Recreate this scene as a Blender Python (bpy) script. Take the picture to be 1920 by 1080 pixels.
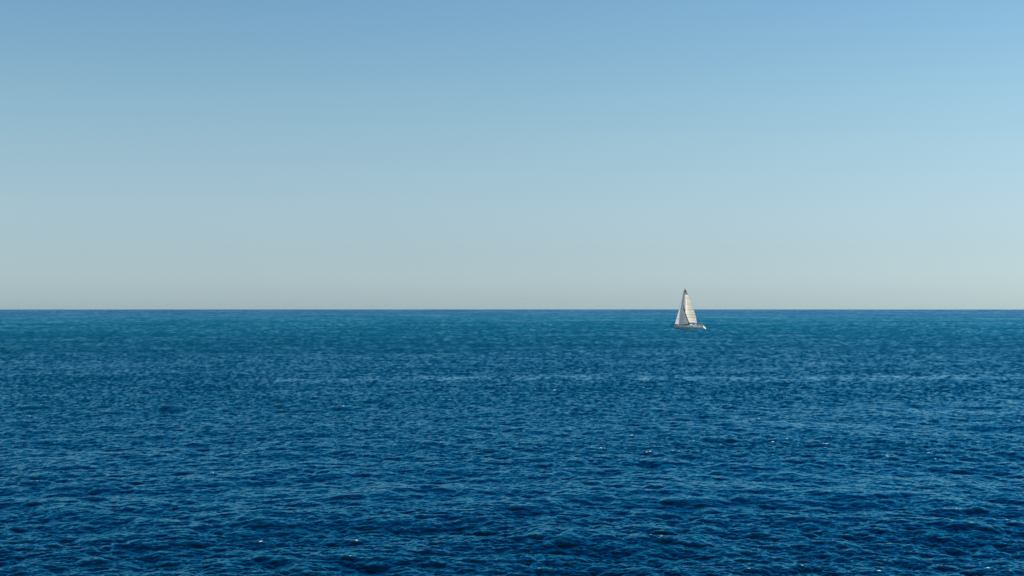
import bpy, bmesh, math, random
import numpy as np
from mathutils import Vector, Matrix, Euler

for o in list(bpy.data.objects):
    bpy.data.objects.remove(o)
SC = bpy.context.scene
COL = SC.collection
R = math.radians
rng = np.random.default_rng(11)

# ------------------------------------------------------------------ camera
EARTH = 6.371e6
CAM_H = 8.45                 # eye height above the sea
cam = bpy.data.cameras.new('camera')
cam.lens = 50.0; cam.sensor_width = 36.0
cam.clip_start = 0.5; cam.clip_end = 60000
co = bpy.data.objects.new('camera', cam); COL.objects.link(co)
co.location = (0, 0, CAM_H)
co.rotation_euler = (R(90) + 0.01339, 0, 0)
SC.camera = co

# ------------------------------------------------------------------ sky, sun, exposure
SUN_AZ = 78.0                # degrees to the right of the view direction (+Y)
SUN_EL = 38.0
world = bpy.data.worlds.new('World'); SC.world = world
world.use_nodes = True
nt = world.node_tree; nt.nodes.clear()
wo = nt.nodes.new('ShaderNodeOutputWorld')
bg = nt.nodes.new('ShaderNodeBackground'); bg.inputs['Strength'].default_value = 0.15
sky = nt.nodes.new('ShaderNodeTexSky'); sky.sky_type = 'NISHITA'; sky.sun_disc = False
sky.sun_elevation = R(SUN_EL); sky.sun_rotation = R(SUN_AZ)
sky.altitude = 0; sky.air_density = 1.0; sky.dust_density = 0.4; sky.ozone_density = 2.0
# smooth tint by elevation: dusty low air, and overhead darkened to deepen the water
tc = nt.nodes.new('ShaderNodeTexCoord')
sep = nt.nodes.new('ShaderNodeSeparateXYZ'); nt.links.new(tc.outputs['Generated'], sep.inputs[0])
ramp = nt.nodes.new('ShaderNodeValToRGB'); nt.links.new(sep.outputs['Z'], ramp.inputs['Fac'])
SKY_TINT = [(0.0, (0.5003, 0.6965, 0.98)),
            (1.0, (0.3128, 0.5339, 0.7337)),
            (0.006, (0.4838, 0.6682, 0.98)),
            (0.0396, (0.5157, 0.6182, 0.8092)),
            (0.0696, (0.5837, 0.662, 0.7618)),
            (0.1071, (0.6247, 0.7112, 0.7357)),
            (0.1446, (0.6214, 0.7431, 0.7401)),
            (0.2121, (0.561, 0.7356, 0.7607)),
            (0.4, (0.4639, 0.662, 0.7552))]
cr = ramp.color_ramp
for i, (p, c) in enumerate(SKY_TINT):
    e = cr.elements[0 if i == 0 else -1] if i < 2 else cr.elements.new(p)
    e.position = p; e.color = (*c, 1)
mul = nt.nodes.new('ShaderNodeMix'); mul.data_type = 'RGBA'; mul.blend_type = 'MULTIPLY'
mul.inputs['Factor'].default_value = 1.0
nt.links.new(sky.outputs[0], mul.inputs['A']); nt.links.new(ramp.outputs[0], mul.inputs['B'])
nt.links.new(mul.outputs['Result'], bg.inputs['Color'])
nt.links.new(bg.outputs[0], wo.inputs['Surface'])

sl = bpy.data.lights.new('sun', 'SUN'); sl.energy = 5.0; sl.angle = R(0.53); sl.color = (1.0, 0.92, 0.79)
so = bpy.data.objects.new('sun', sl); COL.objects.link(so)
sdir = Vector((math.sin(R(SUN_AZ)) * math.cos(R(SUN_EL)), math.cos(R(SUN_AZ)) * math.cos(R(SUN_EL)), math.sin(R(SUN_EL))))
so.rotation_euler = (-sdir).to_track_quat('-Z', 'Y').to_euler()
so.location = (60, -20, 60)

vs = SC.view_settings
vs.view_transform = 'Standard'; vs.look = 'None'; vs.exposure = 0.0; vs.gamma = 1.0; vs.use_curve_mapping = False
SC.display_settings.display_device = 'sRGB'
SC.render.engine = 'CYCLES'
SC.cycles.max_bounces = 8

# ------------------------------------------------------------------ helpers
def material(name, color, rough=0.5, metal=0.0, coat=0.0, var=0.06, scale=3.0, bump=0.0, bscale=40.0):
    m = bpy.data.materials.new(name); m.use_nodes = True
    n = m.node_tree; p = n.nodes['Principled BSDF']
    t = n.nodes.new('ShaderNodeTexCoord')
    no = n.nodes.new('ShaderNodeTexNoise'); no.inputs['Scale'].default_value = scale; no.inputs['Detail'].default_value = 5
    n.links.new(t.outputs['Object'], no.inputs['Vector'])
    mr = n.nodes.new('ShaderNodeMapRange'); mr.inputs['To Min'].default_value = 1 - 2 * var; mr.inputs['To Max'].default_value = 1 + var
    n.links.new(no.outputs['Fac'], mr.inputs['Value'])
    vm = n.nodes.new('ShaderNodeVectorMath'); vm.operation = 'SCALE'; vm.inputs[0].default_value = color
    n.links.new(mr.outputs[0], vm.inputs['Scale']); n.links.new(vm.outputs[0], p.inputs['Base Color'])
    p.inputs['Roughness'].default_value = rough; p.inputs['Metallic'].default_value = metal
    p.inputs['Coat Weight'].default_value = coat
    if bump:
        n2 = n.nodes.new('ShaderNodeTexNoise'); n2.inputs['Scale'].default_value = bscale
        n.links.new(t.outputs['Object'], n2.inputs['Vector'])
        b = n.nodes.new('ShaderNodeBump'); b.inputs['Strength'].default_value = bump; b.inputs['Distance'].default_value = 0.01
        n.links.new(n2.outputs['Fac'], b.inputs['Height']); n.links.new(b.outputs[0], p.inputs['Normal'])
    return m

def sailcloth(name, color, trans):
    m = bpy.data.materials.new(name); m.use_nodes = True
    n = m.node_tree; n.nodes.clear()
    out = n.nodes.new('ShaderNodeOutputMaterial')
    t = n.nodes.new('ShaderNodeTexCoord')
    no = n.nodes.new('ShaderNodeTexNoise'); no.inputs['Scale'].default_value = 0.9; no.inputs['Detail'].default_value = 6
    n.links.new(t.outputs['Object'], no.inputs['Vector'])
    mr = n.nodes.new('ShaderNodeMapRange'); mr.inputs['To Min'].default_value = 0.85; mr.inputs['To Max'].default_value = 1.1
    n.links.new(no.outputs['Fac'], mr.inputs['Value'])
    vm = n.nodes.new('ShaderNodeVectorMath'); vm.operation = 'SCALE'; vm.inputs[0].default_value = color
    n.links.new(mr.outputs[0], vm.inputs['Scale'])
    d = n.nodes.new('ShaderNodeBsdfDiffuse'); tr = n.nodes.new('ShaderNodeBsdfTranslucent')
    n.links.new(vm.outputs[0], d.inputs['Color']); n.links.new(vm.outputs[0], tr.inputs['Color'])
    mx = n.nodes.new('ShaderNodeMixShader'); mx.inputs['Fac'].default_value = trans
    n.links.new(d.outputs[0], mx.inputs[1]); n.links.new(tr.outputs[0], mx.inputs[2])
    n.links.new(mx.outputs[0], out.inputs['Surface'])
    return m

def mesh_obj(name, verts, faces, mat=None, parent=None, smooth=True):
    me = bpy.data.meshes.new(name)
    me.from_pydata([tuple(v) for v in verts], [], faces); me.update()
    o = bpy.data.objects.new(name, me); COL.objects.link(o)
    if mat: me.materials.append(mat)
    if smooth: me.shade_smooth()
    if parent: o.parent = parent
    return o

def bm_obj(name, bm, mat, parent=None, smooth=False):
    me = bpy.data.meshes.new(name); bm.to_mesh(me); bm.free()
    me.materials.append(mat)
    o = bpy.data.objects.new(name, me); COL.objects.link(o)
    if smooth: me.shade_smooth()
    if parent: o.parent = parent
    return o

def tube(bm, pts, r, seg=8, r1=None, closed=False):
    pts = [Vector(p) for p in pts]; n = len(pts); rings = []
    for i, p in enumerate(pts):
        if closed: d = pts[(i + 1) % n] - pts[i - 1]
        else: d = pts[min(i + 1, n - 1)] - pts[max(i - 1, 0)]
        q = d.normalized().to_track_quat('Z', 'Y')
        rr = r if r1 is None else r + (r1 - r) * i / max(1, n - 1)
        rings.append([bm.verts.new(p + q @ Vector((rr * math.cos(2 * math.pi * k / seg), rr * math.sin(2 * math.pi * k / seg), 0))) for k in range(seg)])
    m = n if closed else n - 1
    for i in range(m):
        a, b = rings[i], rings[(i + 1) % n]
        for k in range(seg):
            bm.faces.new((a[k], a[(k + 1) % seg], b[(k + 1) % seg], b[k]))
    if not closed:
        bm.faces.new(rings[0][::-1]); bm.faces.new(rings[-1])

def rbox(bm, c, s, bev=0.02, rot=None):
    g = bmesh.ops.create_cube(bm, size=1.0)
    M = Matrix.Translation(c) @ (rot.to_matrix().to_4x4() if rot else Matrix()) @ Matrix.Diagonal((*s, 1))
    bmesh.ops.transform(bm, matrix=M, verts=g['verts'])
    if bev:
        es = list({e for v in g['verts'] for e in v.link_edges})
        bmesh.ops.bevel(bm, geom=es, offset=bev, segments=2, affect='EDGES')

# ------------------------------------------------------------------ the sea
WIND = math.atan2(-1.0, -0.16)         # waves run towards the camera, slightly to the left

def fft_field(L, N, lam_lo, lam_hi, lam_peak, spread, rot, seed):
    """A periodic patch of wind sea: height, horizontal displacement and the squeeze of the surface."""
    g = np.random.default_rng(seed)
    k1 = np.fft.fftfreq(N, d=L / N) * 2 * math.pi
    KX, KY = np.meshgrid(k1, k1, indexing='ij')
    K = np.hypot(KX, KY); K[0, 0] = 1e-6
    th = np.arctan2(KY, KX) - (WIND - rot)
    kp = 2 * math.pi / lam_peak
    S = K ** -3.7 * np.exp(-1.0 * (kp / K) ** 2)
    c2 = np.cos(th)
    D = np.abs(np.cos(th / 2)) ** (2 * spread)*0.85 + 0.15 * np.abs(c2) ** 2
    S = S * D
    klo, khi = 2 * math.pi / lam_hi, 2 * math.pi / lam_lo
    S *= 1 / (1 + (klo / K) ** 24) / (1 + (K / khi) ** 8)
    S[0, 0] = 0
    A = np.sqrt(S) * (g.normal(size=(N, N)) + 1j * g.normal(size=(N, N)))
    h = np.fft.ifft2(A).real
    H = np.fft.fft2(h)
    dx = np.fft.ifft2(-1j * KX / K * H).real
    dy = np.fft.ifft2(-1j * KY / K * H).real
    sx = np.fft.ifft2(1j * KX * H).real; sy = np.fft.ifft2(1j * KY * H).real
    jxx = np.fft.ifft2(KX * KX / K * H).real; jyy = np.fft.ifft2(KY * KY / K * H).real
    s = math.sqrt((sx ** 2 + sy ** 2).mean())
    return [f / s for f in (h, dx, dy, jxx + jyy, sy)]      # normalised to unit rms slope

def sample(fields, L, rot, X, Y):
    N = fields[0].shape[0]
    c, s = math.cos(rot), math.sin(rot)
    u = (X * c + Y * s) / L * N; v = (-X * s + Y * c) / L * N
    i0 = np.floor(u).astype(np.int64); j0 = np.floor(v).astype(np.int64)
    fu = u - i0; fv = v - j0
    i1 = (i0 + 1) % N; j1 = (j0 + 1) % N; i0 %= N; j0 %= N
    out = []
    for f in fields:
        out.append(f[i0, j0] * (1 - fu) * (1 - fv) + f[i1, j0] * fu * (1 - fv) + f[i0, j1] * (1 - fu) * fv + f[i1, j1] * fu * fv)
    h, a, b, j, sl_ = out
    return h, a * c - b * s, a * s + b * c, j, sl_           # displacement turned back into world axes

def patch_noise(X, Y, lam, seed, n=26, aniso=2.6):
    """Smooth, never repeating wind patches: a sum of random long waves, rms about 1."""
    g = np.random.default_rng(seed); out = np.zeros_like(X)
    for _ in range(n):
        a = g.uniform(0, 2 * math.pi); k = 2 * math.pi / (lam * g.uniform(0.5, 2.0))
        out += np.cos(k * math.cos(a) / aniso * X + k * math.sin(a) * Y + g.uniform(0, 6.28))
    return out / math.sqrt(n / 2)

def build_sea():
    fan = np.linspace(R(-22.5), R(22.5), 1130)
    side = np.concatenate([R(22.5) + (R(337.5) - R(22.5)) * np.linspace(0, 1, 92)[1:-1]])
    az = np.concatenate([fan, side])                    # measured from +Y towards +X
    ang = np.linspace(CAM_H / 39.0, CAM_H / 9000.0, 1190)
    r = np.concatenate([np.linspace(1.0, 38.0, 20), CAM_H / ang, np.array([9500, 10000, 10500, 11200, 12000, 13000, 14000.])])
    RR, AA = np.meshgrid(r, az, indexing='ij')
    X = RR * np.sin(AA); Y = RR * np.cos(AA)
    shp = X.shape
    X = X.ravel(); Y = Y.ravel(); rr = RR.ravel()
    coarse = np.ones(shp); coarse[:, 1130:] = 0; coarse[:20, :] = 0; coarse = coarse.ravel()
    f1 = fft_field(173.0, 1024, 1.3, 6.0, 4.2, 1.1, 0.21, 3)
    f2 = fft_field(27.7, 1024, 0.11, 1.3, 6.5, 0.7, -0.37, 7)
    h1, a1, b1, j1, t1 = sample(f1, 173.0, 0.21, X, Y)
    f0 = fft_field(611.0, 512, 6.0, 70.0, 15.0, 3.0, 0.05, 9)
    h0, a0, b0, j0, t0_ = sample(f0, 611.0, 0.05, X, Y)
    h2, a2, b2, j2, t2 = sample(f2, 27.7, -0.37, X, Y)
    gust = 0.6 * patch_noise(X, Y, 38.0, 5) + 0.5 * patch_noise(X, Y, 120.0, 6) + 0.35 * patch_noise(X, Y, 13.0, 8)
    # a long slick drifting across the water, parallel to the horizon
    yc = 168 + 4.0 * np.sin(X / 34.0) + 2.5 * np.sin(X / 9.0 + 1) - 0.02 * X
    slick = np.exp(-((Y - yc) / 5.2) ** 2) * np.clip((X + 34) / 10, 0, 1) * np.clip(0.7 + 0.35 * patch_noise(X, Y, 6.0, 31, aniso=0.7), 0.1, 1.1)
    amp = np.clip(1 + 0.21 * gust, 0.55, 1.5) * (1 - 0.6 * slick)
    S0, S1, S2 = 0.044, 0.102, 0.245
    # how much of the short chop the mesh can carry at this distance
    row = rr ** 2 / CAM_H * (ang[0] - ang[1])
    keep2 = 1 / (1 + (row / 1.3) ** 2); keep1 = 1 / (1 + (row / 40.0) ** 2)
    near = np.clip((rr - 8) / 30, 0.05, 1)
    A1 = S1 * (0.5 + 0.5 * amp) * (1 - 0.5 * slick) * keep1 * (0.15 + 0.85 * coarse); A2 = S2 * amp * keep2 * coarse
    chop = 0.85
    A0 = S0 * (0.15 + 0.85 * coarse) * (1 / (1 + (row / 60.0) ** 2))
    Z = A0 * h0 + A1 * h1 + A2 * h2
    X2 = X + chop * (A1 * a1 * np.clip(6 / (row + 1e-6), 0, 1) + A2 * a2 + A0 * a0)
    Y2 = Y + chop * (A1 * b1 * np.clip(6 / (row + 1e-6), 0, 1) + A2 * b2 + A0 * b0)
    Z = Z - (X * X + Y * Y) / (2 * EARTH)
    squeeze = A1 * j1 + 0.55 * A2 * j2
    # unresolved slope the material has to carry instead
    rest = np.sqrt(np.clip((S2 * amp) ** 2 - A2 ** 2, 0, 1) + np.clip(S1 ** 2 * np.clip(row / 1.6, 0, 1) * 0.8, 0, 1))
    # far off, where a row of the mesh spans several waves, each vertex keeps the lean of the wave it stands on
    q = np.clip((rr - 60) / 340, 0, 1)
    lean = (t1 * (0.35 + 0.25 * q) + t2 + 0.25 * t0_).reshape(shp)
    lean = sum(w * np.roll(lean, k, 0) for k, w in ((-2, 0.25), (-1, 0.8), (0, 1.0), (1, 0.8), (2, 0.25)))
    lean = sum(w * np.roll(lean, k, 1) for k, w in ((-1, 0.6), (0, 1.0), (1, 0.6)))
    lean /= lean[30:, :1130].std(axis=1).mean()
    lean = lean.ravel()
    lean_w = np.clip((row - 0.04) / 0.45, 0, 1) * np.clip(700 / rr, 0.6, 1) * np.clip(amp, 0.7, 1.4)
    nr, nc = shp
    idx = np.arange(nr * nc, dtype=np.int32).reshape(nr, nc)
    a = idx[:-1, :]; b = np.roll(idx, -1, axis=1)[:-1, :]; c = np.roll(idx, -1, axis=1)[1:, :]; d = idx[1:, :]
    quads = np.stack([a, d, c, b], axis=-1).reshape(-1, 4)
    # centre cap
    me = bpy.data.meshes.new('sea')
    nv = nr * nc; nf = len(quads)
    me.vertices.add(nv + 1)
    P = np.empty((nv + 1, 3), np.float32); P[:nv, 0] = X2; P[:nv, 1] = Y2; P[:nv, 2] = Z; P[nv] = (0, 0, 0)
    me.vertices.foreach_set('co', P.ravel())
    ring = idx[0]; tri = np.stack([ring, np.roll(ring, -1), np.full(nc, nv, np.int32)], axis=-1)
    loops = np.concatenate([quads.ravel(), tri.ravel()]).astype(np.int32)
    me.loops.add(len(loops)); me.loops.foreach_set('vertex_index', loops)
    me.polygons.add(nf + nc)
    st = np.concatenate([np.arange(nf) * 4, nf * 4 + np.arange(nc) * 3]).astype(np.int32)
    me.polygons.foreach_set('loop_start', st)
    me.update(calc_edges=True); me.validate()
    me.shade_smooth()
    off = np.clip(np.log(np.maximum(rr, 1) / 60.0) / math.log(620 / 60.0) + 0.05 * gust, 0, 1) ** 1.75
    for nm, arr in (('slope', rest), ('haze_band', np.clip((rr - 1000) / 2200, 0, 1)), ('far_sheen', off), ('far', (lean * np.interp(rr, [60, 110, 170, 260, 400, 700, 1500], [0.95, 0.72, 0.52, 0.45, 0.42, 0.38, 0.28]) - np.interp(rr, [60, 110, 170, 260, 420], [0.35, 0.42, 0.55, 0.72, 0.85])) * lean_w), ('squeeze', squeeze), ('calm', slick * np.clip(0.45 + 0.5 * lean, 0, 1.3)), ('gust', gust)):
        at = me.attributes.new(nm, 'FLOAT', 'POINT')
        at.data.foreach_set('value', np.append(arr, 0).astype(np.float32))
    if me.polygons[0].normal.z < 0: me.flip_normals()
    o = bpy.data.objects.new('sea', me); COL.objects.link(o)
    o['kind'] = 'structure'
    print('squeeze pct', np.percentile(squeeze[coarse > 0], [50, 90, 99, 99.9, 99.99]), 'rms height', Z[(coarse > 0) & (rr < 300)].std())
    return o

sea = build_sea()
WATER = (0.0003, 0.0052, 0.014)
EDGE = (0.13, 0.66, 0.90)
FAR_SHEEN = (0.0010, 0.070, 0.098)
ROUGH = 0.3
STREAK = 0.20
def sea_material():
    m = bpy.data.materials.new('sea_water'); m.use_nodes = True
    n = m.node_tree; p = n.nodes['Principled BSDF']; L = n.links.new
    geo = n.nodes.new('ShaderNodeNewGeometry')
    def attr(nm):
        a = n.nodes.new('ShaderNodeAttribute'); a.attribute_name = nm; return a.outputs['Fac']
    def math_(op, a, b=None, c=None):
        x = n.nodes.new('ShaderNodeMath'); x.operation = op
        for i, v in enumerate((a, b, c)):
            if v is None: continue
            if isinstance(v, (int, float)): x.inputs[i].default_value = v
            else: L(v, x.inputs[i])
        return x.outputs[0]
    # ripples smaller than the mesh: a tilt of the normal from a vector noise at two scales
    def ripple(scale, detail, amt):
        mp = n.nodes.new('ShaderNodeMapping'); mp.inputs['Scale'].default_value = (0.62, 1.0, 1.0)
        L(geo.outputs['Position'], mp.inputs['Vector'])
        t = n.nodes.new('ShaderNodeTexNoise'); t.inputs['Scale'].default_value = scale; t.inputs['Detail'].default_value = detail
        L(mp.outputs[0], t.inputs['Vector'])
        s = n.nodes.new('ShaderNodeVectorMath'); s.operation = 'SUBTRACT'; s.inputs[1].default_value = (0.5, 0.5, 0.5)
        L(t.outputs['Color'], s.inputs[0])
        q = n.nodes.new('ShaderNodeVectorMath'); q.operation = 'MULTIPLY'; q.inputs[1].default_value = (amt, amt, 0)
        L(s.outputs[0], q.inputs[0]); return q.outputs[0]
    r1 = ripple(2.6, 3, 0.34); r2 = ripple(11.0, 2, 0.34)
    # lean of the far waves
    sx = math_('MULTIPLY', attr('far'), STREAK)
    cv = n.nodes.new('ShaderNodeCombineXYZ'); L(sx, cv.inputs['Y'])
    ad0 = n.nodes.new('ShaderNodeVectorMath'); ad0.operation = 'ADD'; L(r1, ad0.inputs[0]); L(r2, ad0.inputs[1])
    ad = n.nodes.new('ShaderNodeVectorMath'); ad.operation = 'ADD'; L(ad0.outputs[0], ad.inputs[0]); L(cv.outputs[0], ad.inputs[1])
    a2 = n.nodes.new('ShaderNodeVectorMath'); a2.operation = 'ADD'; L(geo.outputs['Normal'], a2.inputs[0]); L(ad.outputs[0], a2.inputs[1])
    nm = n.nodes.new('ShaderNodeVectorMath'); nm.operation = 'NORMALIZE'; L(a2.outputs[0], nm.inputs[0])
    L(nm.outputs[0], p.inputs['Normal'])
    # roughness = slopes too small to see
    s = attr('slope')
    rgh = math_('MAXIMUM', math_('SQRT', math_('MULTIPLY', s, ROUGH)), 0.10)
    L(rgh, p.inputs['Roughness'])
    # mirror layer whose reflectance climbs from 2% to grazing as water's does
    p.inputs['Metallic'].default_value = 1.0
    p.inputs['Base Color'].default_value = (0.003, 0.018, 0.028, 1)
    p.inputs['Specular Tint'].default_value = (*EDGE, 1)
    # water body colour, a little greener on squeezed crests, rare foam flecks doubling as painted sun glints
    body = n.nodes.new('ShaderNodeMix'); body.data_type = 'RGBA'
    body.inputs['A'].default_value = (*WATER, 1); body.inputs['B'].default_value = (0.003, 0.05, 0.075, 1)
    mr = n.nodes.new('ShaderNodeMapRange'); mr.inputs['From Min'].default_value = 0.05; mr.inputs['From Max'].default_value = 0.6
    L(attr('squeeze'), mr.inputs['Value']); L(mr.outputs[0], body.inputs['Factor'])
    # low-sky reflection on the far water, painted as a teal body colour
    off = n.nodes.new('ShaderNodeMix'); off.data_type = 'RGBA'; off.inputs['B'].default_value = (*FAR_SHEEN, 1)
    L(body.outputs['Result'], off.inputs['A']); L(attr('far_sheen'), off.inputs['Factor'])
    haze_tint = n.nodes.new('ShaderNodeMix'); haze_tint.data_type = 'RGBA'; haze_tint.inputs['B'].default_value = (0.004, 0.050, 0.120, 1)  # blue haze at the horizon painted into the water colour
    L(off.outputs['Result'], haze_tint.inputs['A']); L(attr('haze_band'), haze_tint.inputs['Factor'])
    # the slick's brighter reflection, painted in as a paler body colour
    line = n.nodes.new('ShaderNodeMix'); line.data_type = 'RGBA'; line.inputs['B'].default_value = (0.10, 0.19, 0.25, 1)
    L(haze_tint.outputs['Result'], line.inputs['A']); L(math_('MULTIPLY', attr('calm'), 0.26), line.inputs['Factor'])
    fn = n.nodes.new('ShaderNodeTexNoise'); fn.inputs['Scale'].default_value = 9.0; fn.inputs['Detail'].default_value = 6
    L(geo.outputs['Position'], fn.inputs['Vector'])
    fsum = math_('MULTIPLY_ADD', fn.outputs['Fac'], 0.5, attr('squeeze'))
    fm = n.nodes.new('ShaderNodeMapRange'); fm.inputs['From Min'].default_value = FOAM_GLINT; fm.inputs['From Max'].default_value = FOAM_GLINT + 0.1
    L(fsum, fm.inputs['Value'])
    foam_glint = n.nodes.new('ShaderNodeMix'); foam_glint.data_type = 'RGBA'; foam_glint.inputs['B'].default_value = (0.75, 0.77, 0.76, 1)
    L(fm.outputs[0], foam_glint.inputs['Factor']); L(line.outputs['Result'], foam_glint.inputs['A'])
    df = n.nodes.new('ShaderNodeBsdfDiffuse'); L(foam_glint.outputs['Result'], df.inputs['Color'])
    add = n.nodes.new('ShaderNodeAddShader'); L(p.outputs[0], add.inputs[0]); L(df.outputs[0], add.inputs[1])
    out = n.nodes['Material Output']; L(add.outputs[0], out.inputs['Surface'])
    return m
FOAM_GLINT = 0.80
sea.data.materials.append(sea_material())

# ------------------------------------------------------------------ the air over the sea
def haze():
    bm = bmesh.new(); g = bmesh.ops.create_cube(bm, size=1.0)
    bmesh.ops.transform(bm, matrix=Matrix.Translation((0, 0, 1.0)) @ Matrix.Diagonal((30000, 30000, 37, 1)), verts=g['verts'])
    m = bpy.data.materials.new('haze_air'); m.use_nodes = True; n = m.node_tree; n.nodes.clear()
    out = n.nodes.new('ShaderNodeOutputMaterial'); v = n.nodes.new('ShaderNodeVolumePrincipled')
    v.inputs['Color'].default_value = (0.72, 0.85, 0.95, 1); v.inputs['Density'].default_value = 2.0e-5
    v.inputs['Anisotropy'].default_value = 0.2
    n.links.new(v.outputs[0], out.inputs['Volume'])
    o = bm_obj('haze', bm, m); o['kind'] = 'stuff'
    return o
haze()

# ------------------------------------------------------------------ the sailing boat
M_GEL = material('white_gelcoat', (0.86, 0.86, 0.83), 0.28, coat=0.3, var=0.03, scale=0.8)
M_DECK = material('cream_nonslip_deck', (0.72, 0.70, 0.64), 0.7, var=0.05, bump=0.2, bscale=90)
M_TEAK = material('weathered_teak', (0.34, 0.22, 0.12), 0.7, var=0.2, scale=8)
M_NAVY = material('navy_paint', (0.012, 0.02, 0.06), 0.35, var=0.1)
M_ANTI = material('dark_antifouling', (0.02, 0.035, 0.05), 0.8, var=0.2)
M_SMOKE = material('smoked_acrylic', (0.008, 0.01, 0.012), 0.08, coat=0.5, var=0.1)
M_ALU = material('dark_anodised_mast_alloy', (0.09, 0.09, 0.10), 0.45, metal=0.4, var=0.06)
M_STEEL = material('stainless_steel', (0.55, 0.55, 0.56), 0.25, metal=1.0, var=0.04)
M_ROPE = material('pale_rope', (0.5, 0.46, 0.38), 0.9, var=0.2, scale=30)
M_STRIP = None
M_SAIL = sailcloth('cream_sailcloth', (0.96, 0.86, 0.70), 0.70)
M_HEAD = sailcloth('grey_top_panels', (0.40, 0.41, 0.40), 0.4)  # darker grey for the topmost mainsail panels
M_STRIP = sailcloth('brown_sun_strip', (0.085, 0.036, 0.018), 0.08)
M_JIB = sailcloth('white_jib_cloth', (0.84, 0.83, 0.80), 0.45)
M_SEAM = material('sail_seam_tape', (0.58, 0.53, 0.43), 0.8, var=0.15)
M_MAROON = material('maroon_cover_fabric', (0.16, 0.03, 0.035), 0.85, var=0.15)
M_HOOD = material('pale_sprayhood_canvas', (0.62, 0.60, 0.60), 0.85, var=0.1)

YAW = 8.0
DIST = 552.0
HEEL = 13.0
BX = (1293.5 - 960) / 2666.7 * DIST
BZ = -(BX ** 2 + DIST ** 2) / (2 * EARTH) - 0.02
boat = bpy.data.objects.new('sailing_yacht', None); COL.objects.link(boat)
boat.empty_display_size = 2
boat.location = (BX, DIST, BZ)
boat.rotation_mode = 'XYZ'
BM = Matrix.Translation(boat.location) @ Matrix.Rotation(R(180 - YAW), 4, 'Z') @ Matrix.Rotation(-R(HEEL), 4, 'X')
boat.matrix_world = BM
boat['label'] = 'white single-masted sailing yacht with cream mainsail and brown-edged jib, alone on the open sea'
boat['category'] = 'sailboat'

LOA0, LOA1 = 6.12, -6.15
def half_beam(x):
    t = (LOA0 - x) / (LOA0 - LOA1)
    return 1.92 * max(0.0, math.sin(min(1.0, t / 0.62) * math.pi / 2) ** 0.85 if t < 0.62 else 1 - 0.26 * ((t - 0.62) / 0.38) ** 1.6)
def sheer(x):
    t = (LOA0 - x) / (LOA0 - LOA1)
    return 1.46 - 0.62 * t + 0.22 * t * t
def draft(x):
    t = (LOA0 - x) / (LOA0 - LOA1)
    return -0.06 - 0.52 * math.sin(math.pi * min(1, max(0, t)) ** 0.9) ** 0.8 + (0.10 if t > 0.9 else 0)

def hull():
    verts, faces = [], []
    ns, np_ = 44, 13
    for i in range(ns + 1):
        t = i / ns; x = LOA0 + (LOA1 - LOA0) * t
        b, s, d = half_beam(x), sheer(x), draft(x)
        prof = []
        for j in range(np_):
            u = j / (np_ - 1)                           # 0 sheer, 1 keel
            if u < 0.5:
                z = s * (1 - u * 2); y = b * (1 - 0.10 * (u * 2) ** 1.5 - (0.35 * (1 - t) ** 3) * u * 2)
            else:
                v = (u - 0.5) * 2; z = d * math.sin(v * math.pi / 2); y = b * (0.90 - 0.35 * (1 - t) ** 3) * math.cos(v * math.pi / 2) ** 0.75
            xx = x
            if t > 0.82: xx = x + (t - 0.82) / 0.18 * 1.05 * max(0, z / s)    # reversed transom
            if t < 0.12: xx = x - (1 - t / 0.12) * 0.34 * (1 - max(z, -0.2) / s)
            prof.append((xx, y, z))
        ring = prof + [(x_, -y_, z_) for x_, y_, z_ in prof[-2::-1]]
        verts += ring
    m = 2 * np_ - 1
    for i in range(ns):
        for j in range(m - 1):
            a = i * m + j
            faces.append((a, a + 1, a + m + 1, a + m))
    o = mesh_obj('hull', verts, faces, M_GEL, boat)
    o.data.materials.append(M_ANTI); o.data.materials.append(M_NAVY)
    for p in o.data.polygons:
        zc = max(o.data.vertices[v].co.z for v in p.vertices)
        if zc < 0.05: p.material_index = 1
    return o
hull()

def transom():
    # sugar-scoop stern: side wings, a sloping panel and two bathing steps
    bm = bmesh.new()
    x0 = LOA1; b = half_beam(x0); s = sheer(x0)
    prof = [(-0.98, 1.0), (-0.99, 0.5), (-0.86, 0.0), (-0.45, -0.12), (0.45, -0.12), (0.86, 0.0), (0.99, 0.5), (0.98, 1.0)]
    outer = [bm.verts.new((x0 + 1.05 * max(0, z), y * b * (0.98), z * s)) for y, z in prof]
    bm.faces.new(outer)
    for k, (zz, d) in enumerate(((0.22, 0.34), (0.52, 0.30))):
        rbox(bm, (x0 + 0.16 + zz * 0.95, 0, zz * s + 0.02), (d, 1.25, 0.06), 0.015)
    rbox(bm, (x0 + 0.55, 1.25, 0.5 * s), (0.9, 0.14, 0.16), 0.03, Euler((0, -R(42), 0)))
    rbox(bm, (x0 + 0.55, -1.25, 0.5 * s), (0.9, 0.14, 0.16), 0.03, Euler((0, -R(42), 0)))
    bmesh.ops.recalc_face_normals(bm, faces=bm.faces)
    o = bm_obj('transom', bm, M_GEL, boat)
    bm = bmesh.new()
    for s_ in (-0.16, 0.16):
        tube(bm, [(x0 - 0.03, s_ - 0.9, 0.05), (x0 + 0.75, s_ - 0.9, 0.82)], 0.014)
    for q in (0.15, 0.4, 0.65):
        tube(bm, [(x0 - 0.03 + q, -1.06, 0.07 + q), (x0 - 0.03 + q, -0.74, 0.07 + q)], 0.014)
    bm_obj('boarding_ladder', bm, M_STEEL, o)
transom()

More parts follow.
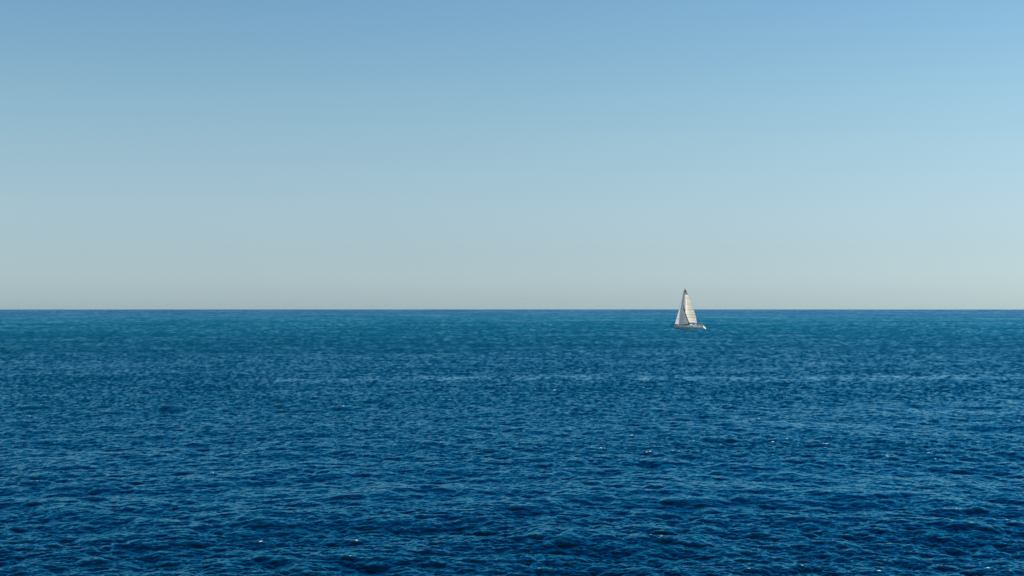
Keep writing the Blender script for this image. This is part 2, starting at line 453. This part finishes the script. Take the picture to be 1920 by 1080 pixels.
def boot_stripe_shade():  # boot stripe widened to paint in the lower hull's shade
    verts, faces = [], []
    n = 60
    for side in (1, -1):
        base = len(verts)
        for i in range(n + 1):
            x = LOA0 - 0.4 + (LOA1 - LOA0 + 0.45) * i / n
            t = (LOA0 - x) / (LOA0 - LOA1); b = half_beam(x)
            for z in (0.06, 0.30):
                u = (1 - z / sheer(x))
                y = b * (1 - 0.10 * u ** 1.5 - (0.35 * (1 - t) ** 3) * u) + 0.006
                verts.append((x, side * y, z))
        for i in range(n):
            a = base + 2 * i; faces.append((a, a + 1, a + 3, a + 2))
    mesh_obj('boot_stripe_shade', verts, faces, M_NAVY, boat)
boot_stripe_shade()

CX0, CX1 = -1.9, -4.95        # cockpit
def deck():
    verts, faces = [], []
    xs = list(np.linspace(LOA0 - 0.02, CX0 + 0.02, 30)) + [CX0] + list(np.linspace(CX0 - 0.02, CX1 + 0.02, 12)) + [CX1] + list(np.linspace(CX1 - 0.02, LOA1 + 1.03, 4))
    for x in xs:
        b = half_beam(x if x > -4.5 else x) * 0.992; s = sheer(x) + 0.0
        z0 = s + 0.005
        cockpit = CX1 < x < CX0
        w = [1.0, 0.97, 0.72, 0.70, 0.36, 0.34, 0.0]
        if cockpit: zz = [z0, z0 + 0.03, z0 + 0.06, z0 - 0.14, z0 - 0.14, z0 - 0.55, z0 - 0.55]
        else: zz = [z0, z0 + 0.03, z0 + 0.06, z0 + 0.062, z0 + 0.09, z0 + 0.092, z0 + 0.10]
        ring = [(x, b * a, z) for a, z in zip(w, zz)]
        ring += [(x, -y, z) for x, y, z in ring[-2::-1]]
        verts += ring
    m = 13
    for i in range(len(xs) - 1):
        for j in range(m - 1):
            a = i * m + j; faces.append((a, a + 1, a + m + 1, a + m))
    mesh_obj('deck', verts, faces, M_DECK, boat, smooth=False)
    bm = bmesh.new()
    for side in (1, -1):
        pts = [(x, side * (half_beam(x) - 0.01), sheer(x) + 0.045) for x in np.linspace(LOA0 - 0.05, LOA1 + 1.1, 36)]
        tube(bm, pts, 0.06, 6)
    bm_obj('toe_rail', bm, M_GEL, boat)
deck()

def cabin():
    # coachroof: tapered, domed, with raked front
    verts, faces = [], []
    xs = [3.2, 3.05, 2.6, 1.9, 1.0, 0.0, -1.0, -1.6, -1.85]
    hs = [0.02, 0.12, 0.26, 0.36, 0.42, 0.45, 0.47, 0.48, 0.46]
    ws = [0.25, 0.42, 0.62, 0.84, 1.02, 1.14, 1.20, 1.20, 1.18]
    for x, h, w in zip(xs, hs, ws):
        z = sheer(x) + 0.06
        ring = [(x, w + 0.08, z), (x, w, z + h * 0.72), (x, w * 0.9, z + h * 0.93), (x, w * 0.5, z + h * 1.04), (x, 0, z + h * 1.08)]
        ring += [(a, -b, c) for a, b, c in ring[-2::-1]]
        verts += ring
    m = 9
    for i in range(len(xs) - 1):
        for j in range(m - 1):
            a = i * m + j; faces.append((a, a + 1, a + m + 1, a + m))
    faces.append(tuple(range((len(xs) - 1) * m, len(xs) * m))); faces.append(tuple(range(m))[::-1])
    c = mesh_obj('cabin', verts, faces, M_GEL, boat, smooth=False)
    for side in (1, -1):
        for x0, x1 in ((1.75, 0.85), (0.65, -0.35), (-0.55, -1.45)):
            bm = bmesh.new(); pts = []
            for x, f in ((x0, 0.2), (x0 - 0.1, 0.62), (x1 + 0.04, 0.66), (x1, 0.2)):
                h = np.interp(-x, [-v for v in xs], hs); w = np.interp(-x, [-v for v in xs], ws)
                pts.append((x, side * (w + 0.08 * (1 - f / 0.72) + 0.008), sheer(x) + 0.06 + h * f))
            vs_ = [bm.verts.new(p) for p in pts]; f_ = bm.faces.new(vs_)
            r_ = bmesh.ops.extrude_face_region(bm, geom=[f_])
            bmesh.ops.translate(bm, vec=(0, side * 0.012, 0), verts=[v for v in r_['geom'] if isinstance(v, bmesh.types.BMVert)])
            bmesh.ops.recalc_face_normals(bm, faces=bm.faces)
            bm_obj('window', bm, M_SMOKE, c)
        bm = bmesh.new()
        tube(bm, [(x, side * np.interp(-x, [-v for v in xs], ws) * 0.82, sheer(x) + 0.06 + np.interp(-x, [-v for v in xs], hs) + (0.07 if 0 < i < 8 else 0.0)) for i, x in enumerate(np.linspace(1.6, -1.5, 9))], 0.016, 6)
        bm_obj('handrail', bm, M_TEAK, c)
    bm = bmesh.new(); rbox(bm, (-1.35, 0, sheer(-1.35) + 0.60), (0.95, 0.72, 0.06), 0.02); bm_obj('sliding_hatch', bm, M_SMOKE, c)
    bm = bmesh.new(); rbox(bm, (2.75, 0, sheer(2.75) + 0.33), (0.5, 0.5, 0.05), 0.02, Euler((0, R(12), 0))); bm_obj('deck_hatch', bm, M_SMOKE, c)
cabin()
# dark hull portlights amidships
for side in (1, -1):
    for x0 in (1.15, 0.35, -1.9):
        bm = bmesh.new()
        zc = 0.74; u = 1 - zc / sheer(x0); y = half_beam(x0 - 0.25) * (1 - 0.10 * u ** 1.5 - 0.35 * (1 - (LOA0 - x0) / 12.27) ** 3 * u)
        rbox(bm, (x0 - 0.25, side * (y - 0.0), zc), (0.55, 0.05, 0.17), 0.02)
        bm_obj('portlight', bm, M_SMOKE, boat)

# a low folded canvas hood over the companionway
def hood():
    verts, faces = [], []
    for i in range(7):
        u = i / 6; x = -1.55 - 0.75 * u; h = 0.30 + 0.30 * math.sin(u * math.pi * 0.55)
        for j in range(11):
            a = math.pi * j / 10
            verts.append((x, 1.05 * math.cos(a), sheer(x) + 0.22 + h * math.sin(a) ** 0.6))
    for i in range(6):
        for j in range(10):
            a = i * 11 + j; faces.append((a, a + 1, a + 12, a + 11))
    o = mesh_obj('sprayhood', verts, faces, M_HOOD, boat)
    sm = o.modifiers.new('thickness', 'SOLIDIFY'); sm.thickness = 0.012
hood()

# ---- spars
MX = 1.84; MAST_TOP = 15.98; BOOM_Z = 2.68
bm = bmesh.new()
tube(bm, [(MX, 0, sheer(MX) + 0.3), (MX, 0, 9.0), (MX, 0, MAST_TOP)], 0.105, 12, 0.07)
bmesh.ops.scale(bm, vec=(1.35, 0.85, 1), verts=bm.verts, space=Matrix.Translation((-MX, 0, 0)))
mast = bm_obj('mast', bm, M_ALU, boat, True)
def spreader(z, w):
    for s_ in (1, -1):
        bm = bmesh.new(); tube(bm, [(MX, s_ * 0.06, z), (MX - 0.22, s_ * w, z + 0.06)], 0.03, 8, 0.018)
        bm_obj('spreader', bm, M_ALU, mast)
spreader(6.2, 1.15); spreader(10.6, 0.92)
bm = bmesh.new()
tube(bm, [(MX, 0, MAST_TOP), (MX - 0.05, 0.0, MAST_TOP + 0.55)], 0.007, 5)
tube(bm, [(MX + 0.1, 0, MAST_TOP), (MX + 0.42, 0, MAST_TOP + 0.22)], 0.006, 5)
rbox(bm, (MX + 0.46, 0, MAST_TOP + 0.24), (0.16, 0.006, 0.07), 0)
bm_obj('masthead_instruments', bm, M_ALU, mast)

BETA0, TWIST = 14.0, 13.0
PX = DIST / 2666.7           # metres per reference pixel at the boat
def dir_loc(beta):           # from the mast aft, swung to port (the camera side)
    return Vector((-math.cos(R(beta)), math.sin(R(beta)), 0)), Vector((math.sin(R(beta)), math.cos(R(beta)), 0))
# main leech outline: height -> projected width aft of the mast
LE_Z = [2.75, 4.95, 6.3, 8.25, 10.0, 11.85, 13.7, 14.9, 15.7]
LE_W = [20.4, 18.9, 17.4, 14.1, 11.3, 8.5, 4.9, 2.3, 0.7]
def main_pt(t, s):
    z = 2.78 + (15.68 - 2.78) * t
    beta = BETA0 + TWIST * t ** 0.9
    c = np.interp(z, LE_Z, LE_W) * PX / math.cos(R(YAW + beta))
    d, nrm = dir_loc(beta)
    cam_ = 0.105 * c * math.sin(math.pi * min(1, s) ** 0.75) * (0.45 + 0.55 * math.sin(math.pi * min(1, t + 0.18)))
    zz = z - 0.10 * s * (1 - t) + 0.02
    # small folds pulled from the clew and along the battens
    cam_ += 0.012 * math.sin(26 * t + 3 * s) * s
    return Vector((MX - 0.11, 0, 0)) + d * (c * s) + nrm * cam_ + Vector((0, 0, zz))

bm = bmesh.new()
d0, n0 = dir_loc(BETA0)
bl = 20.9 * PX / math.cos(R(YAW + BETA0))
bst = Vector((MX - 0.13, 0, BOOM_Z - 0.10)); ben = bst + d0 * bl + Vector((0, 0, -0.02))
tube(bm, [bst, bst.lerp(ben, 0.5), ben], 0.085, 10)
boom = bm_obj('boom', bm, M_ALU, boat, True)
bm = bmesh.new(); tube(bm, [bst + d0 * 0.9 + Vector((0, 0, -0.08)), (MX - 0.14, 0, sheer(MX) + 0.5)], 0.03, 8)
bm_obj('kicker', bm, M_ALU, boom)

def grid_surface(fn, t0, t1, s0, s1, nt_, ns_):
    v, f = [], []
    for i in range(nt_ + 1):
        for j in range(ns_ + 1):
            v.append(fn(t0 + (t1 - t0) * i / nt_, s0 + (s1 - s0) * j / ns_))
    for i in range(nt_):
        for j in range(ns_):
            a = i * (ns_ + 1) + j; f.append((a, a + 1, a + ns_ + 2, a + ns_ + 1))
    return v, f

# mainsail: edge tapes, then cloth panels, seams and battens
bm = bmesh.new()
tube(bm, [main_pt(t, 1.0) for t in np.linspace(0, 1, 40)], 0.018, 5)
tube(bm, [main_pt(0, s) for s in np.linspace(0, 1, 12)], 0.02, 5)
tube(bm, [main_pt(t, 0.0) for t in np.linspace(0, 1, 20)], 0.02, 5)
mainsail = bm_obj('mainsail', bm, M_SEAM, boat)
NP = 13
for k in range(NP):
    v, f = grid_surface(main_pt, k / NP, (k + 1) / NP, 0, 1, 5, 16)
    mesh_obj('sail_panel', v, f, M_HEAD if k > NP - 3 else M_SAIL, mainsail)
def strip_on(fn, t, w, off, s0=0.0, s1=1.0, rise=0.0, n=18):
    v, f = [], []
    for j in range(n + 1):
        s = s0 + (s1 - s0) * j / n
        for dt in (-w, w):
            for o_ in (-off, off):
                p = fn(min(1, max(0, t + rise * s + dt)), s); v.append(p + Vector((0, o_, 0)))
    for j in range(n):
        a = j * 4
        f += [(a, a + 4, a + 6, a + 2), (a + 1, a + 3, a + 7, a + 5), (a, a + 1, a + 5, a + 4), (a + 2, a + 6, a + 7, a + 3)]
    return v, f
for k in range(1, NP):
    v, f = strip_on(main_pt, k / NP, 0.0022, 0.006)
    mesh_obj('seam', v, f, M_SEAM, mainsail)
for t in (0.165, 0.24, 0.40, 0.56, 0.73):
    full = t < 0.3
    v, f = strip_on(main_pt, t, 0.0042, 0.012, 0.02 if full else 0.25, 1.0, 0.012)
    mesh_obj('batten' if t != 0.165 else 'reef_band', v, f, M_SEAM, mainsail)
v, f = strip_on(main_pt, 0.955, 0.04, 0.009, 0.0, 1.0)
mesh_obj('headboard', v, f, M_SEAM, mainsail)

# jib on its furler
JZ = [0.0, 0.07, 0.21, 0.36, 0.50, 0.60, 0.79, 0.93, 1.0]
JW = [27.2, 24.5, 18.6, 12.6, 7.6, 4.6, 1.9, 0.9, 0.35]
JA = [22, 26, 34, 45, 55, 62, 70, 74, 75]
TACK = Vector((5.86, 0, 1.62)); HEAD = Vector((2.05, 0, 15.35))
def jib_pt(t, s):
    base = TACK.lerp(HEAD, t)
    th = np.interp(t, _T, _A); w = np.interp(t, _T, _W) * PX / math.cos(R(th))
    d, nrm = dir_loc(th - YAW)
    cam_ = 0.13 * w * math.sin(math.pi * s ** 0.7) * (1 - 0.5 * t)
    rise = (0.35 * s + 0.10 * math.sin(math.pi * s) * -1) * (1 - t) ** 2
    return base + d * (w * s) + nrm * cam_ + Vector((0, 0, rise))
def jw(t): return np.interp(t, _T, _W) * PX / math.cos(R(np.interp(t, _T, _A)))
FT = 0.03
_T = np.linspace(0, 1, 201)
def _soft(v):
    k = np.hanning(31); k /= k.sum(); p = np.pad(v, 15, mode='reflect', reflect_type='odd'); return np.convolve(p, k, 'valid')
_W = _soft(np.interp(_T, JZ, JW)); _A = _soft(np.interp(_T, JZ, JA))
def jib_cloth(t, s): return jib_pt(FT + (1 - FT) * t, s * max(0.3, 1 - 0.36 / max(0.36, jw(FT + (1 - FT) * t))))
v, f = grid_surface(jib_cloth, 0, 1, 0, 1, 44, 18)
jib = mesh_obj('jib', v, f, M_JIB, boat)
def leech_strip(t, s):
    q = max(0.3, 1 - 0.36 / max(0.36, jw(t))); return jib_pt(t, q + (1 - q) * s)
v, f = grid_surface(leech_strip, FT, 1, 0, 1, 44, 3)
mesh_obj('sun_strip', v, f, M_STRIP, jib)
v, f = grid_surface(jib_pt, 0, FT, 0, 1, 2, 20)
mesh_obj('sun_strip', v, f, M_STRIP, jib)
for t in (0.16, 0.32, 0.48, 0.64):
    v, f = strip_on(jib_cloth, t, 0.0014, 0.005, 0, 0.99, -0.03)
    mesh_obj('seam', v, f, M_SEAM, jib)
bm = bmesh.new(); tube(bm, [TACK + Vector((0.06, 0, -0.14)), HEAD + Vector((-0.02, 0, 0.35))], 0.028, 8)
fs = bm_obj('forestay', bm, M_ALU, boat)
bm = bmesh.new()
g = bmesh.ops.create_cone(bm, segments=14, radius1=0.13, radius2=0.13, depth=0.16, cap_ends=True)
bmesh.ops.translate(bm, vec=TACK + Vector((0.05, 0, -0.12)), verts=bm.verts)
bm_obj('furling_drum', bm, M_STEEL, fs)

def wire(name, pts, r=0.011, mat=M_STEEL, parent=boat):
    bm = bmesh.new(); tube(bm, pts, r, 5); return bm_obj(name, bm, mat, parent)
wire('backstay', [(MX - 0.1, 0, MAST_TOP), (LOA1 + 2.2, 0, 2.9), (LOA1 + 1.15, 0, sheer(-5) + 0.03)], 0.011)
for s_ in (1, -1):
    wire('shroud', [(MX - 0.35, s_ * 1.72, sheer(MX)), (MX - 0.22, s_ * 1.15, 6.26), (MX - 0.22, s_ * 0.92, 10.66), (MX, s_ * 0.05, MAST_TOP - 0.2)])
    wire('shroud', [(MX - 0.5, s_ * 1.68, sheer(MX)), (MX, s_ * 0.08, 6.1)])
    wire('shroud', [(MX - 0.22, s_ * 1.15, 6.26), (MX, s_ * 0.06, 10.5)])
wire('topping_lift', [ben, (MX - 0.2, 0.02, MAST_TOP - 0.05)], 0.007, M_ROPE)
wire('mainsheet', [ben + Vector((0.5, -0.05, -0.08)), (-2.75, 0.1, sheer(-2.7) + 0.0), ben + Vector((0.62, -0.06, -0.08))], 0.012, M_ROPE)
wire('jib_sheet', [jib_pt(0, 1.0), (0.4, 1.5, sheer(0.4) + 0.12), (-2.3, 1.42, sheer(-2.3) + 0.18)], 0.012, M_ROPE)
# ---- deck gear
def gear():
    for s_ in (1, -1):
        tops = []
        for x in (3.9, 2.4, 0.9, -0.7, -2.3, -3.7):
            b = half_beam(x) - 0.06; z = sheer(x) + 0.04
            bm = bmesh.new(); tube(bm, [(x, s_ * b, z), (x, s_ * b, z + 0.62)], 0.013, 6)
            bm_obj('stanchion', bm, M_STEEL, boat); tops.append((x, s_ * b, z + 0.60))
        pts = [(5.2, s_ * 0.42, sheer(5.2) + 0.62)] + tops + [(-4.6, s_ * (half_beam(-4.6) - 0.08), sheer(-4.6) + 0.62)]
        wire('lifeline', pts, 0.006); wire('lifeline', [(a, b, c - 0.3) for a, b, c in pts], 0.005)
    bm = bmesh.new()
    top = [(5.2, 0.42, sheer(5.2) + 0.64), (5.75, 0.26, 2.1), (6.0, 0, 2.12), (5.75, -0.26, 2.1), (5.2, -0.42, sheer(5.2) + 0.64)]
    tube(bm, top, 0.016, 6)
    for p in (top[0], top[1], top[3], top[4]): tube(bm, [p, (p[0] - 0.02, p[1] * 0.95, sheer(p[0]) + 0.03)], 0.014, 6)
    bm_obj('pulpit', bm, M_STEEL, boat)
    for s_ in (1, -1):
        b = half_beam(-4.7) - 0.1; z = sheer(-4.8)
        bm = bmesh.new()
        tp = [(-4.3, s_ * b, z + 0.64), (-5.0, s_ * b, z + 0.66), (-5.12, s_ * (b - 0.12), z + 0.66), (-5.14, s_ * 0.55, z + 0.66)]
        tube(bm, tp, 0.016, 6); tube(bm, [(a, c, d - 0.3) for a, c, d in tp], 0.012, 6)
        for p in (tp[0], tp[2], tp[3]): tube(bm, [p, (p[0], p[1], z + 0.02)], 0.014, 6)
        bm_obj('pushpit', bm, M_STEEL, boat)
    # horseshoe buoy in a maroon cover on the port quarter
    bm = bmesh.new(); b = half_beam(-4.7) - 0.06
    tube(bm, [(-4.82 + 0.2 * math.sin(a), b, sheer(-4.8) + 0.42 - 0.24 * math.cos(a)) for a in np.linspace(R(40), R(320), 12)], 0.065, 8)
    bm_obj('horseshoe_buoy', bm, M_MAROON, boat, True)
    for s_ in (1, -1):
        bm = bmesh.new()
        g = bmesh.ops.create_cone(bm, segments=14, radius1=0.10, radius2=0.07, depth=0.2, cap_ends=True)
        bmesh.ops.translate(bm, vec=(-2.4, s_ * 1.35, sheer(-2.4) + 0.17), verts=bm.verts)
        bm_obj('winch', bm, M_STEEL, boat)
    # steering pedestal and wheel
    bm = bmesh.new(); fz = sheer(-3.8) - 0.55
    tube(bm, [(-3.6, 0, fz), (-3.62, 0, fz + 0.95)], 0.11, 10, 0.07); rbox(bm, (-3.6, 0, fz + 1.0), (0.22, 0.34, 0.16), 0.03)
    ped = bm_obj('binnacle', bm, M_GEL, boat)
    bm = bmesh.new(); c = Vector((-3.78, 0, fz + 0.78)); rad = 0.5
    tube(bm, [c + Vector((0, rad * math.cos(a), rad * math.sin(a))) for a in np.linspace(0, 2 * math.pi, 28)[:-1]], 0.016, 6, closed=True)
    for k in range(6):
        a = k * math.pi / 3; tube(bm, [c, c + Vector((0, rad * math.cos(a), rad * math.sin(a)))], 0.009, 5)
    bm_obj('steering_wheel', bm, M_STEEL, boat)
    bm = bmesh.new(); rbox(bm, (-4.95, 0, -0.45), (0.5, 0.06, 1.2), 0.02); bm_obj('rudder', bm, M_ANTI, boat)
    bm = bmesh.new(); rbox(bm, (0.3, 0, -1.1), (1.9, 0.16, 1.4), 0.06, Euler((0, R(8), 0))); bm_obj('keel', bm, M_ANTI, boat)
gear()

# ------------------------------------------------------------------ people
M_SKIN = material('skin', (0.46, 0.27, 0.19), 0.55, var=0.06)
M_HAIR = material('dark_hair', (0.018, 0.013, 0.010), 0.6, var=0.2)
M_BLACK = material('black_jacket', (0.012, 0.012, 0.015), 0.8, var=0.15)
M_WHITE = material('white_cap_cloth', (0.78, 0.77, 0.74), 0.8, var=0.05)
M_LILAC = material('pale_lilac_shirt', (0.50, 0.45, 0.56), 0.85, var=0.08)
M_BEIGE = material('pinkish_beige_trousers', (0.42, 0.27, 0.24), 0.85, var=0.1)
M_DARKT = material('dark_trousers', (0.03, 0.035, 0.05), 0.85, var=0.1)

def skin_obj(name, pts, edges, radii, mat, parent, root=0, sub=1):
    me = bpy.data.meshes.new(name); me.from_pydata([tuple(p) for p in pts], edges, []); me.update()
    o = bpy.data.objects.new(name, me); COL.objects.link(o); o.parent = parent
    me.materials.append(mat)
    md = o.modifiers.new('skin', 'SKIN'); md.use_smooth_shade = True
    for i, v in enumerate(me.skin_vertices[0].data):
        v.radius = (radii[i], radii[i]) if not isinstance(radii[i], tuple) else radii[i]; v.use_root = (i == root)
    s = o.modifiers.new('sub', 'SUBSURF'); s.levels = sub; s.render_levels = sub
    return o

def hand(P, E, Rr, wrist_i, wrist, fwd, side, curl):
    """palm and five unequal, bent fingers added to the body's skeleton"""
    fwd = fwd.normalized(); side = (side - fwd * side.dot(fwd)).normalized(); down = curl
    palm = wrist + fwd * 0.055; P.append(palm); Rr.append((0.034, 0.018)); E.append((wrist_i, len(P) - 1)); pi = len(P) - 1
    for k, ln in enumerate((0.070, 0.080, 0.075, 0.060)):
        b = palm + fwd * 0.035 + side * (0.028 - 0.019 * k)
        P.append(b); Rr.append(0.0095); E.append((pi, len(P) - 1))
        P.append(b + fwd * ln * 0.45 + down * ln * 0.15); Rr.append(0.0085); E.append((len(P) - 2, len(P) - 1))
        P.append(b + fwd * ln * 0.6 + down * ln * 0.55); Rr.append(0.0075); E.append((len(P) - 2, len(P) - 1))
    P.append(palm - fwd * 0.01 + side * 0.045); Rr.append(0.011); E.append((pi, len(P) - 1))
    P.append(palm + fwd * 0.03 + side * 0.062 + down * 0.02); Rr.append(0.009); E.append((len(P) - 2, len(P) - 1))

def person(label, J, top_mat, leg_mat, cap, group=None):
    """J: joints in a body frame, +x the way the person faces, +y to the person's left, z up from the soles (or floor)."""
    r = bpy.data.objects.new('person', None); COL.objects.link(r)
    r['label'] = label; r['category'] = 'person'
    V = {k: Vector(v) for k, v in J.items()}
    names = ['pelvis', 'waist', 'chest', 'neck']
    P = [V[n] for n in names]; Rr = [(0.15, 0.115), (0.13, 0.10), (0.155, 0.115), (0.055, 0.055)]
    E = [(0, 1), (1, 2), (2, 3)]
    head0 = V['head'] - Vector((0.01, 0, 0.07))
    P += [head0, V['head'], V['head'] + Vector((-0.005, 0, 0.075))]; Rr += [(0.07, 0.07), (0.088, 0.078), (0.06, 0.058)]; E += [(3, 4), (4, 5), (5, 6)]
    for s_ in ('l', 'r'):
        sg = 1 if s_ == 'l' else -1
        b = len(P)
        P += [V['shoulder_' + s_], V['elbow_' + s_], V['wrist_' + s_]]; Rr += [0.06, 0.042, 0.028]
        E += [(2, b), (b, b + 1), (b + 1, b + 2)]
        fw = V['wrist_' + s_] - V['elbow_' + s_]
        hand(P, E, Rr, b + 2, V['wrist_' + s_], fw, Vector((0.2, -sg * 0.8, 0.5)), Vector((0, 0, -1)))
        b = len(P)
        P += [V['hip_' + s_], V['knee_' + s_], V['ankle_' + s_], V['ankle_' + s_] + Vector((0.14, 0, -0.045))]
        Rr += [0.088, 0.058, 0.042, (0.04, 0.03)]
        E += [(0, b), (b, b + 1), (b + 1, b + 2), (b + 2, b + 3)]
    skin_obj('body', P, E, Rr, M_SKIN, r, 0, 1)
    # face
    h = V['head']
    bm = bmesh.new()
    g = bmesh.ops.create_cone(bm, segments=6, radius1=0.016, radius2=0.006, depth=0.045, cap_ends=True)
    bmesh.ops.transform(bm, matrix=Matrix.Translation(h + Vector((0.094, 0, -0.015))) @ Matrix.Rotation(R(20), 4, 'Y'), verts=g['verts'])
    for s_ in (1, -1):
        g = bmesh.ops.create_uvsphere(bm, u_segments=8, v_segments=6, radius=0.03)
        bmesh.ops.transform(bm, matrix=Matrix.Translation(h + Vector((0.0, s_ * 0.082, -0.01))) @ Matrix.Diagonal((0.6, 0.3, 1, 1)), verts=g['verts'])
    bm_obj('nose_and_ears', bm, M_SKIN, r, True)['kind'] = 'stuff'
    bm = bmesh.new()
    for s_ in (1, -1):
        g = bmesh.ops.create_uvsphere(bm, u_segments=8, v_segments=6, radius=0.012)
        bmesh.ops.translate(bm, vec=h + Vector((0.083, s_ * 0.032, 0.012)), verts=g['verts'])
    rbox(bm, h + Vector((0.082, 0, -0.055)), (0.012, 0.045, 0.007), 0)
    bm_obj('eyes_and_mouth', bm, M_HAIR, r, True)['kind'] = 'stuff'
    # clothing grown over the same joints
    cp = [V['pelvis'] + Vector((0, 0, 0.02)), V['waist'], V['chest'], V['neck'] - Vector((0, 0, 0.05))]
    cr_ = [(0.165, 0.13), (0.15, 0.12), (0.175, 0.135), (0.07, 0.07)]; ce = [(0, 1), (1, 2), (2, 3)]
    for s_ in ('l', 'r'):
        b = len(cp); w = V['elbow_' + s_].lerp(V['wrist_' + s_], 0.92)
        cp += [V['shoulder_' + s_], V['elbow_' + s_], w]; cr_ += [0.076, 0.058, 0.042]; ce += [(2, b), (b, b + 1), (b + 1, b + 2)]
    skin_obj('jacket', cp, ce, cr_, top_mat, r)
    lp = [V['pelvis'] - Vector((0, 0, 0.02))]; lr = [(0.16, 0.125)]; le = []
    for s_ in ('l', 'r'):
        b = len(lp); lp += [V['hip_' + s_], V['knee_' + s_], V['knee_' + s_].lerp(V['ankle_' + s_], 0.9)]; lr += [0.10, 0.075, 0.062]
        le += [(0, b), (b, b + 1), (b + 1, b + 2)]
    skin_obj('trousers', lp, le, lr, leg_mat, r)
    for s_ in ('l', 'r'):
        a = V['ankle_' + s_]; bm = bmesh.new()
        rbox(bm, a + Vector((0.06, 0, -0.045)), (0.27, 0.095, 0.075), 0.03); bm_obj('shoe', bm, M_WHITE, r, True)
    # hair, cap
    bm = bmesh.new()
    g = bmesh.ops.create_uvsphere(bm, u_segments=14, v_segments=10, radius=0.102)
    bmesh.ops.transform(bm, matrix=Matrix.Translation(h + Vector((-0.018, 0, 0.03))) @ Matrix.Diagonal((1, 0.92, 1.08, 1)), verts=g['verts'])
    bmesh.ops.delete(bm, geom=[v for v in bm.verts if v.co.z < h.z - 0.05 or (v.co.x > h.x + 0.045 and v.co.z < h.z + 0.06)], context='VERTS')
    bm_obj('hair', bm, M_HAIR, r, True)
    if cap:
        bm = bmesh.new()
        g = bmesh.ops.create_uvsphere(bm, u_segments=16, v_segments=10, radius=0.115)
        bmesh.ops.transform(bm, matrix=Matrix.Translation(h + Vector((-0.008, 0, 0.045))), verts=g['verts'])
        bmesh.ops.delete(bm, geom=[v for v in bm.verts if v.co.z < h.z + 0.035], context='VERTS')
        rbox(bm, h + Vector((0.125, 0, 0.055)), (0.10, 0.15, 0.012), 0.005)
        bm_obj('cap', bm, M_WHITE, r, True)
    return r

def on_boat(o, x, y, z, deg):
    o.matrix_world = BM @ Matrix.Translation((x, y, z)) @ Matrix.Rotation(R(deg), 4, 'Z')

FZ = sheer(-4.3) - 0.55
helm = person('helmsman in a black jacket and white cap standing at the wheel in the yacht\'s stern', dict(
    pelvis=(0, 0, 0.95), waist=(0.01, 0, 1.12), chest=(0.04, 0, 1.36), neck=(0.05, 0, 1.52), head=(0.08, 0, 1.66),
    shoulder_l=(0.05, 0.19, 1.43), shoulder_r=(0.05, -0.19, 1.43), elbow_l=(0.10, 0.27, 1.17), elbow_r=(0.10, -0.27, 1.17),
    wrist_l=(0.33, 0.33, 1.10), wrist_r=(0.33, -0.33, 1.12),
    hip_l=(0, 0.09, 0.90), hip_r=(0, -0.09, 0.90), knee_l=(0.05, 0.13, 0.50), knee_r=(0.03, -0.13, 0.50),
    ankle_l=(0.0, 0.16, 0.085), ankle_r=(-0.03, -0.16, 0.085)), M_BLACK, M_BEIGE, True)
on_boat(helm, -4.26, 0.0, FZ, 0)
crew = person('seated crew member in a pale lilac top in the yacht\'s cockpit, forward of the helmsman', dict(
    pelvis=(0, 0, 0.50), waist=(-0.03, 0, 0.66), chest=(-0.03, 0, 0.88), neck=(0.0, 0, 1.04), head=(0.04, 0, 1.17),
    shoulder_l=(-0.02, 0.19, 0.95), shoulder_r=(-0.02, -0.19, 0.95), elbow_l=(0.08, 0.26, 0.70), elbow_r=(0.08, -0.26, 0.70),
    wrist_l=(0.30, 0.16, 0.60), wrist_r=(0.30, -0.16, 0.60),
    hip_l=(0.02, 0.09, 0.48), hip_r=(0.02, -0.09, 0.48), knee_l=(0.44, 0.12, 0.50), knee_r=(0.44, -0.12, 0.50),
    ankle_l=(0.42, 0.12, 0.085), ankle_r=(0.42, -0.12, 0.085)), M_LILAC, M_DARKT, False)
on_boat(crew, -3.05, -1.0, FZ, 90)
